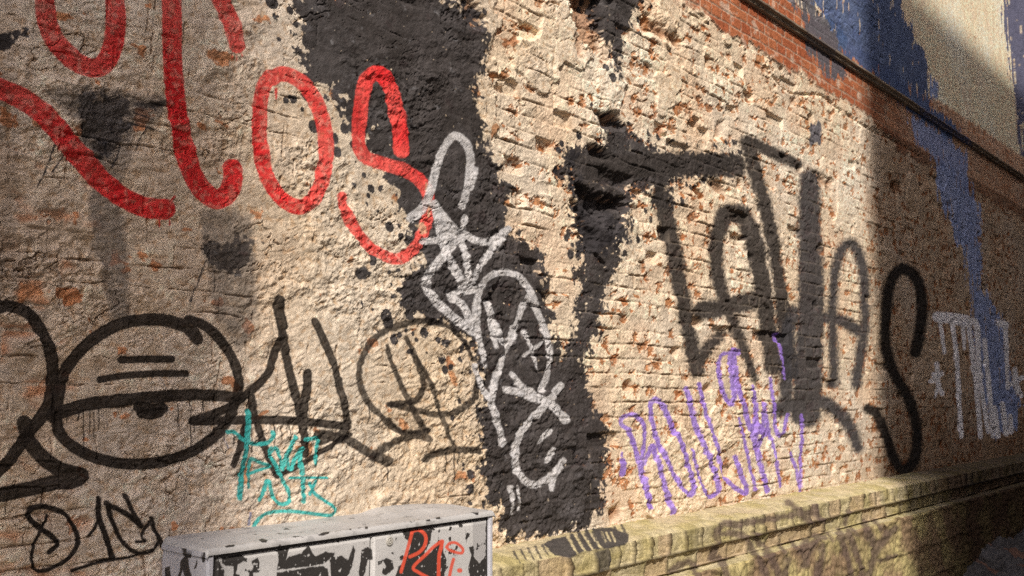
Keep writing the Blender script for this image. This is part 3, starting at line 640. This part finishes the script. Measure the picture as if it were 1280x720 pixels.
BLOTS = [zA((450,480),(470,478),(480,520),(500,560),(530,600),(530,660),(440,660)), zA((520,480),(600,462),(660,488),(692,510),(690,540),(668,535),(625,560),(615,620),(645,635),(640,660),(590,660),(592,570),(540,565),(512,545),(508,505)),
  zA((722,530),(770,503),(782,545),(775,612),(720,616),(742,572)), zA((362,490),(380,470),(392,540),(372,540)),
  zC((105,690),(108,655),(112,575),(150,565),(165,585),(150,640),(165,622),(230,608),(260,562),(300,622),(350,598),(382,606),(364,640),(330,662),(200,680)),
  zC((103,702),(330,668),(362,680),(365,740),(100,740)), zC((370,640),(430,618),(462,640),(488,562),(497,598),(480,680),(450,740),(375,740)),
  zC((515,700),(528,592),(560,574),(584,588),(582,640),(560,640),(540,730),(515,730)), zC((0,630),(14,640),(14,690),(0,700)),
  zC((632,640),(655,626),(682,642),(690,682),(665,705),(640,706),(650,670)), zC((726,490),(772,482),(880,490),(870,552),(832,622),(862,612),(925,542),(940,545),(935,600),(955,640),(940,740),(690,740),(712,672),(752,640),(772,562),(745,530)),
  zC((962,528),(975,522),(980,545),(965,550)), zC((1063,575),(1085,570),(1092,620),(1115,655),(1146,618),(1150,440),(1190,425),(1202,560),(1202,740),(1075,740),(1062,680),(1076,620)),
  zC((345,545),(350,535),(352,555)), zC((400,535),(420,528),(418,560),(404,556)), zC((775,482),(880,482),(880,492),(775,496))]
def paint_metal(Pw, kind):
    X_ = Pw[..., 0].ravel(); Y_ = Pw[..., 1].ravel(); Z_ = Pw[..., 2].ravel()
    px_, py_ = project(X_, Y_, Z_); q = Canvas(px_, py_, X_, Z_)
    g = fbm(X_*5+Y_*5, Z_*6, 4, 501); g2 = fbm(X_*60, Z_*60+Y_*60, 3, 502); g3 = fbm(X_*22, Z_*22+Y_*22, 4, 503)
    c = G0[None, :]*(1+.10*g[:, None]+.05*g2[:, None]); cov = np.zeros(q.n, np.float32)
    if kind == 'front':
        c = lerp(c, C3(.56,.55,.55)[None,:], (sst(-.5, .5, q.poly(zB((800,310),(1000,300),(1000,420),(800,430)), 10))*.35)[:, None])
        c = lerp(c, C3(.30,.29,.30)[None,:], (sst(-.5, .5, q.poly(zB((935,240),(1030,230),(1040,480),(990,560),(940,480)), 10))*.5)[:, None])
        for b in BLOTS:
            cov = np.maximum(cov, sst(-.55, .55, q.poly(b, 10)+1.4*g3+.9*g2))
        cov = np.maximum(cov, (sst(.46, .50, g3+.25*g+.45*sst(.95, .6, Z_))))
        cov *= 1-.9*sst(.55, .62, g2+.3*g3)
        h = -cov*.0006
    else:
        if kind == 'side':
            for b in (zA((200,600),(205,530),(232,500),(215,450),(232,400),(262,460),(292,480),(280,510),(262,508),(272,580),(292,660),(240,660),(222,590),(205,660),(182,660)), zA((305,590),(325,520),(332,530),(322,580)), zA((95,580),(130,570),(140,660),(95,660)), zA((360,490),(385,460),(385,545),(368,540))):
                cov = np.maximum(cov, sst(-.55, .55, q.poly(b, 10)+1.0*g3+.6*g2))
            c = c*C3(.94,.96,1.06)[None, :]  # sides tinted bluish: cool shade put into the colour
        cov = np.maximum(cov, sst(.60, .66, g3+.2*g2))
        if kind == 'roof':
            for b in (zA((775,375),(800,368),(845,378),(832,400),(800,398)), zA((528,425),(560,415),(602,418),(590,428),(540,435)), zA((1205,340),(1250,322),(1290,318),(1290,332),(1250,345),(1215,348)), zB((595,235),(625,225),(625,240),(600,242)), zB((660,215),(698,208),(700,226),(672,228)), zB((955,180),(980,178),(975,198),(958,195)), zB((150,280),(178,280),(172,300),(155,298)), zB((35,295),(55,295),(52,308),(38,305)), zB((320,165),(330,165),(330,168))):
                cov = np.maximum(cov, sst(-.4, .4, q.poly(b, 6)+.8*g3))
            dust = sst(-.1, .5, fbm(X_*9, Y_*9, 4, 507)); c = lerp(c, C3(.50,.47,.43)[None, :], (dust*.25)[:, None])
            c = c*.84*(1-.25*sst(.35,.6,fbm(X_*14, Y_*24, 3, 508)))[:, None]
        h = -cov*.0005
    c = lerp(c, BK[None, :], (cov*.96)[:, None])*(1+.14*(np.random.RandomState(6).rand(q.n, 1)-.5))
    return q, c, h
def metal_grid(name, P, kind, parent, extra=None, flip=False):
    q, c, h = paint_metal(P, kind)
    part_ = None
    if extra: c, part_ = extra(q, c)
    V = P.reshape(-1, 3)-ox
    fq = grid_quads(*P.shape[:2]);  fq = fq[:, ::-1] if flip else fq
    if part_ is None: return make_mesh(name, V, fq, M_metal, parent, np.clip(c, .01, .8))
    fm = part_[fq].mean(1) > .5
    o = make_mesh(name, V, fq[~fm], M_metal, parent, np.clip(c, .01, .8))
    r = make_mesh('red_tag', V, fq[fm], M_metal, o, np.clip(c, .01, .8)); r['label'] = 'orange red sprayed letters on the cabinet door'
    return o
def redtag(q, c):
    m, _, k = q.strokes([(zB((500,305),(480,380),(455,470),(415,610)),4.2),(zB((500,312),(545,305),(592,345),(590,410),(550,465),(480,500)),4.4),
        (zB((712,385),(655,425),(598,482),(505,575),(545,615),(610,650)),4),(zB((716,388),(705,440),(692,500),(688,660)),4.6),
        (zB((745,430),(770,402),(815,400),(862,440),(858,472),(820,470),(765,450),(748,430)),3.6),(zB((797,518),(780,580),(765,660)),4),(zB((838,600),(845,600)),5.5)], pad=6)
    cov = sst(-.7, .7, m)*.93
    return lerp(c, C3(.72,.10,.055)[None, :], cov[:, None]), cov
def pillow(P, depth, r=.012):
    """door leaf: flat face with edges turned back"""
    nv, nu = P.shape[:2]
    lu = np.linalg.norm(P[0, -1]-P[0, 0]); lv = np.linalg.norm(P[-1, 0]-P[0, 0])
    u = np.linspace(0, lu, nu); v = np.linspace(0, lv, nv)
    e = np.minimum(np.minimum(u, lu-u)[None, :], np.minimum(v, lv-v)[:, None])
    P = P.copy(); P[..., 1] += depth*(1-np.clip(e/r, 0, 1))**2
    P[..., 1] += .0010*fbm(P[..., 0]*4, P[..., 2]*4, 2, 521)
    return P
rounded_box('body', (x0+.008, yf+.014, .08), (x1-.008, yb, zt+.002), M_metal, cab, .004, 2, C3(.06,.055,.055))
rounded_box('base', (x0+.02, yf+.03, -.02), (x1-.02, yb-.01, .09), M_metal, cab, .004, 2, C3(.16,.15,.14))
xm = 2.283
d1_ = metal_grid('door', pillow(panel_grid((x0+.030, yf, .10), (xm-.003-x0-.030, 0, 0), (0, 0, zt-.012-.10), 520, 460), .014), 'front', cab)
d2_ = metal_grid('door', pillow(panel_grid((xm+.003, yf, .10), (x1-.030-xm-.003, 0, 0), (0, 0, zt-.012-.10), 520, 460), .014), 'front', cab, redtag)
d2_['label'] = 'right door with lock and red sprayed letters'
# corner posts and side sheet
for a, b in ((x0, x0+.026), (x1-.026, x1)):
    P = pillow(panel_grid((a, yf-.003, .08), (b-a, 0, 0), (0, 0, zt-.08), 24, 460), .010, .008)
    metal_grid('corner_post', P, 'side', cab)
P = panel_grid((x0, yb, .08), (0, yf-yb+.006, 0), (0, 0, zt-.08), 160, 460); metal_grid('side_panel', P, 'side', cab)
P = panel_grid((x1, yf+.006, .08), (0, yb-yf-.006, 0), (0, 0, zt-.08), 60, 200); metal_grid('side_panel', P, 'side', cab)
# roof: shallow hipped sheet with a turned-down rounded front edge
nu, nv = 620, 90
u = np.linspace(0, 1, nu); v = np.linspace(0, 1, nv)
UU, VV = np.meshgrid(u, v)
lipn = .22
S_ = np.clip(VV/lipn, 0, 1); T_ = np.clip((VV-lipn)/(1-lipn), 0, 1)
th = S_*math.pi/2
XR = x0-.006+UU*(x1-x0+.012)
YR = np.where(VV < lipn, yf-.008+.016*(1-np.cos(th)), yf+.008+T_*(yb+.015-yf-.008))
back = .010+.016*sst(.62, .70, UU)*(1-sst(.80, 1.0, UU))
ZR = np.where(VV < lipn, zt+.002+.020*np.sin(th), zt+.022+back*sst(0, .8, T_)*sst(0, .02, np.minimum(UU, 1-UU)))
edge = np.minimum(UU, 1-UU)*(x1-x0); ZR = ZR-.010*(1-np.clip(edge/.010, 0, 1))**2
PR = np.stack([XR, YR, ZR], -1)
metal_grid('roof', PR, 'roof', cab)
P = np.stack([PR[:, 0], PR[:, 0]*[1, 1, 0]+[0, 0, zt-.004]], 1); metal_grid('roof_edge', P, 'side', cab)
P = np.stack([PR[:, -1], PR[:, -1]*[1, 1, 0]+[0, 0, zt-.004]], 1); metal_grid('roof_edge', P, 'side', cab, flip=True)
# lock on the right-hand door
def lathe(name, prof, c, ax, mat, parent, colr, n=28):
    V = []; 
    for r, t in prof:
        for k in range(n):
            a = 2*math.pi*k/n; V.append((c[0]+r*math.cos(a)-ox[0], c[1]-t-ox[1], c[2]+r*math.sin(a)-ox[2]))
    V = np.array(V); i = np.arange(len(prof)*n).reshape(len(prof), n)
    fq = np.stack([i[:-1], i[1:], np.roll(i, -1, 1)[1:], np.roll(i, -1, 1)[:-1]], -1).reshape(-1, 4)
    return make_mesh(name, V, fq, mat, parent, np.tile(np.asarray(colr, np.float32), (len(V), 1)))
def unproj_y(pxx, pyy, Y):
    r = cF+cR*(pxx-640)/f-cU*(pyy-360)/f; return cC+r*(Y+D)/r[1]
lk = unproj_y(486.5, 676.5, yf)
lock = lathe('lock', [(.0165, -.002), (.0165, .003), (.014, .0055), (.0105, .006), (.009, .0035), (.0075, .0035), (.0072, .0065), (.0035, .007), (.003, .002), (.0002, .002)], lk, 1, M_metal, d2_, C3(.42,.40,.37))

# ============================================================ ground, rubble, street
def sheet(name, xa, xb, ya, yb_, zz, nx, ny, mat, colfn, hfn, kind='structure'):
    P = panel_grid((xa, ya, zz), (xb-xa, 0, 0), (0, yb_-ya, 0), nx, ny)
    P[..., 2] += hfn(P[..., 0], P[..., 1]); c = colfn(P[..., 0].ravel(), P[..., 1].ravel())
    o = make_mesh(name, P.reshape(-1, 3), grid_quads(ny, nx), mat, None, c); o['kind'] = kind; return o
sheet('ground', -400, 400, -400, 400, -.004, 60, 60, M_rub, lambda a, b: np.tile(C3(.13,.12,.11), (a.size, 1)), lambda a, b: 0*a)
def pc(a, b):
    w1, w2, wv_ = worley(a*5, b*5, 601); n = fbm(a*2, b*2, 4, 602)
    return lerp(C3(.10,.09,.08)[None, :], C3(.22,.20,.175)[None, :], np.clip(wv_+.4*n, 0, 1)[:, None])*sst(.02, .12, w2-w1)[:, None]
sheet('pavement', -6, 22, -7.5, -.2, .0, 1100, 300, M_rub, pc, lambda a, b: (lambda w: .012*sst(.0, .25, w[1]-w[0]))(worley(a*5, b*5, 601)))
# heap of broken mortar and brick along the wall foot
nx, ny = 520, 150
P = panel_grid((7.6, -1.75, 0), (9.5, 0, 0), (0, 1.5, 0), nx, ny)
a = P[..., 0]; b = P[..., 1]
w1, w2, wv_ = worley(a*9+fbm(a*3, b*3, 3, 611), b*9, 612); w3, w4, wv2 = worley(a*24, b*24, 615)
env = sst(7.7, 9.6, a+.5*fbm(a*2,b*2,2,618))*sst(-1.75, -1.0, b+.25*fbm(a*3, b*3, 3, 619))
P[..., 2] += -.03+env*(.10+.20*sst(-1.3, -.3, b)*(.6+.8*fbm(a*.9, b*.9, 3, 613)+.4)+.035*wv_*sst(.0, .5, w2-w1)+.02*wv2*sst(0, .4, w4-w3)+.03*fbm(a*20, b*20, 3, 614))
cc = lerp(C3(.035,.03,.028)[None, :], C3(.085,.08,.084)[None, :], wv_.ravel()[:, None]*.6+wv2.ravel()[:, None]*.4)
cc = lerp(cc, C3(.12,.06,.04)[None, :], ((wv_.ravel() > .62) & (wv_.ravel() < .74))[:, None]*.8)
o = make_mesh('rubble_heap', P.reshape(-1, 3), grid_quads(ny, nx), M_rub, None, cc)
tag(o, 'heap of broken mortar and brick rubble at the foot of the wall in shade', 'rubble', kind='stuff')

# buildings over the street: their gap lets the sun reach the wall
M_bld = mat_attr('street facade render', bscale=(3, 20), bdist=.01, speck=.1, big=.4)
def block(name, xa, xb, ya, yb_, h, label, colr, side='y'):
    root = empty(name, ((xa+xb)/2, yb_, 0)); tag(root, label, 'building'); o0 = np.array([(xa+xb)/2, yb_, 0])
    def box(nm, A_, B_, c):
        (ax, ay, az), (bx, by, bz) = A_, B_
        V = np.array([(ax,ay,az),(bx,ay,az),(bx,by,az),(ax,by,az),(ax,ay,bz),(bx,ay,bz),(bx,by,bz),(ax,by,bz)])-o0
        F_ = np.array([(0,3,2,1),(4,5,6,7),(0,1,5,4),(1,2,6,5),(2,3,7,6),(3,0,4,7)])
        return make_mesh(nm, V, F_, M_bld, root, np.tile(np.asarray(c, np.float32), (8, 1)), smooth=False)
    box('wall', (xa, ya, 0), (xb, yb_, h), colr)
    box('roof', (xa-.0, ya-.0, h+.003), (xb+.0, yb_+.0, h+.12), C3(.10,.07,.06))
    n = int((xb-xa)//3.2)
    for i in range(n):
        for j in range(int(min(h, 16)//3.4)):
            wx0 = xa+1.2+i*3.2; wz0 = 1.1+j*3.4
            fr = box('window', (wx0, yb_-.1, wz0), (wx0+1.2, yb_+.02, wz0+1.8), C3(.5,.48,.45))
            g = box('pane', (wx0+.08, yb_+.021, wz0+.08), (wx0+1.12, yb_+.03, wz0+1.72), C3(.03,.035,.04)); g.parent = fr
SX, SY, SZ = .54, .54, math.tan(radians(40))*math.hypot(.54, .54)
# left block: back corner (xe,-14) throws its edge on wall x = 1.93
block('tenement', -34, 1.93-14, -14, -9.5, 21.5, 'pale tenement over the street, on the left', C3(.6,.52,.42))
# right block: front corner at y=-12 throws the edge on wall x = 7.9, eaves at z = 5.35
block('town_house', 7.86-12, 40, -30, -12, 5.38+12/.54*SZ, 'broad tall town house over the street, on the right', C3(.30,.26,.22))

block('added_sky_blocker', 14.6, 34, -18, -1.0, 28, 'unseen dark block added beyond the wall to hold back sky light', C3(.10,.075,.06))  # unseen block added to cut sky light on the wall's right
# ============================================================ light
sun = bpy.data.lights.new('sun', 'SUN'); sun.energy = 4.35; sun.angle = radians(.7); sun.color = (1.0, .92, .80)
so = bpy.data.objects.new('sun', sun); COL.objects.link(so)
from mathutils import Vector
sd = Vector((-SX, -SY, SZ)).normalized()
so.rotation_euler = (-sd).to_track_quat('-Z', 'Y').to_euler(); so.location = (0, 0, 30)
w = bpy.data.worlds.new('World'); sc.world = w; w.use_nodes = True
nt = w.node_tree; bg = nt.nodes['Background']
sky = nt.nodes.new('ShaderNodeTexSky'); sky.sky_type = 'NISHITA'; sky.sun_disc = False
sky.sun_elevation = radians(40); sky.sun_rotation = math.atan2(sd.x, sd.y)
sky.air_density = .8; sky.dust_density = 3.0; sky.ozone_density = .6
nt.links.new(sky.outputs[0], bg.inputs[0]); bg.inputs[1].default_value = .185
# ============================================================ camera
cam = bpy.data.cameras.new('camera'); co = bpy.data.objects.new('camera', cam); COL.objects.link(co)
cam.sensor_width = 36; cam.lens = f/1280*36; cam.clip_end = 2000; cam.clip_start = .05
co.location = cC; co.rotation_euler = (radians(90)+pit, 0, psi-radians(90))
sc.camera = co
sc.view_settings.view_transform = 'Standard'; sc.view_settings.look = 'None'; sc.view_settings.exposure = 0
sc.cycles.max_bounces = 6
sc.cycles.use_denoising = False; sc.cycles.sample_clamp_indirect = 2.0
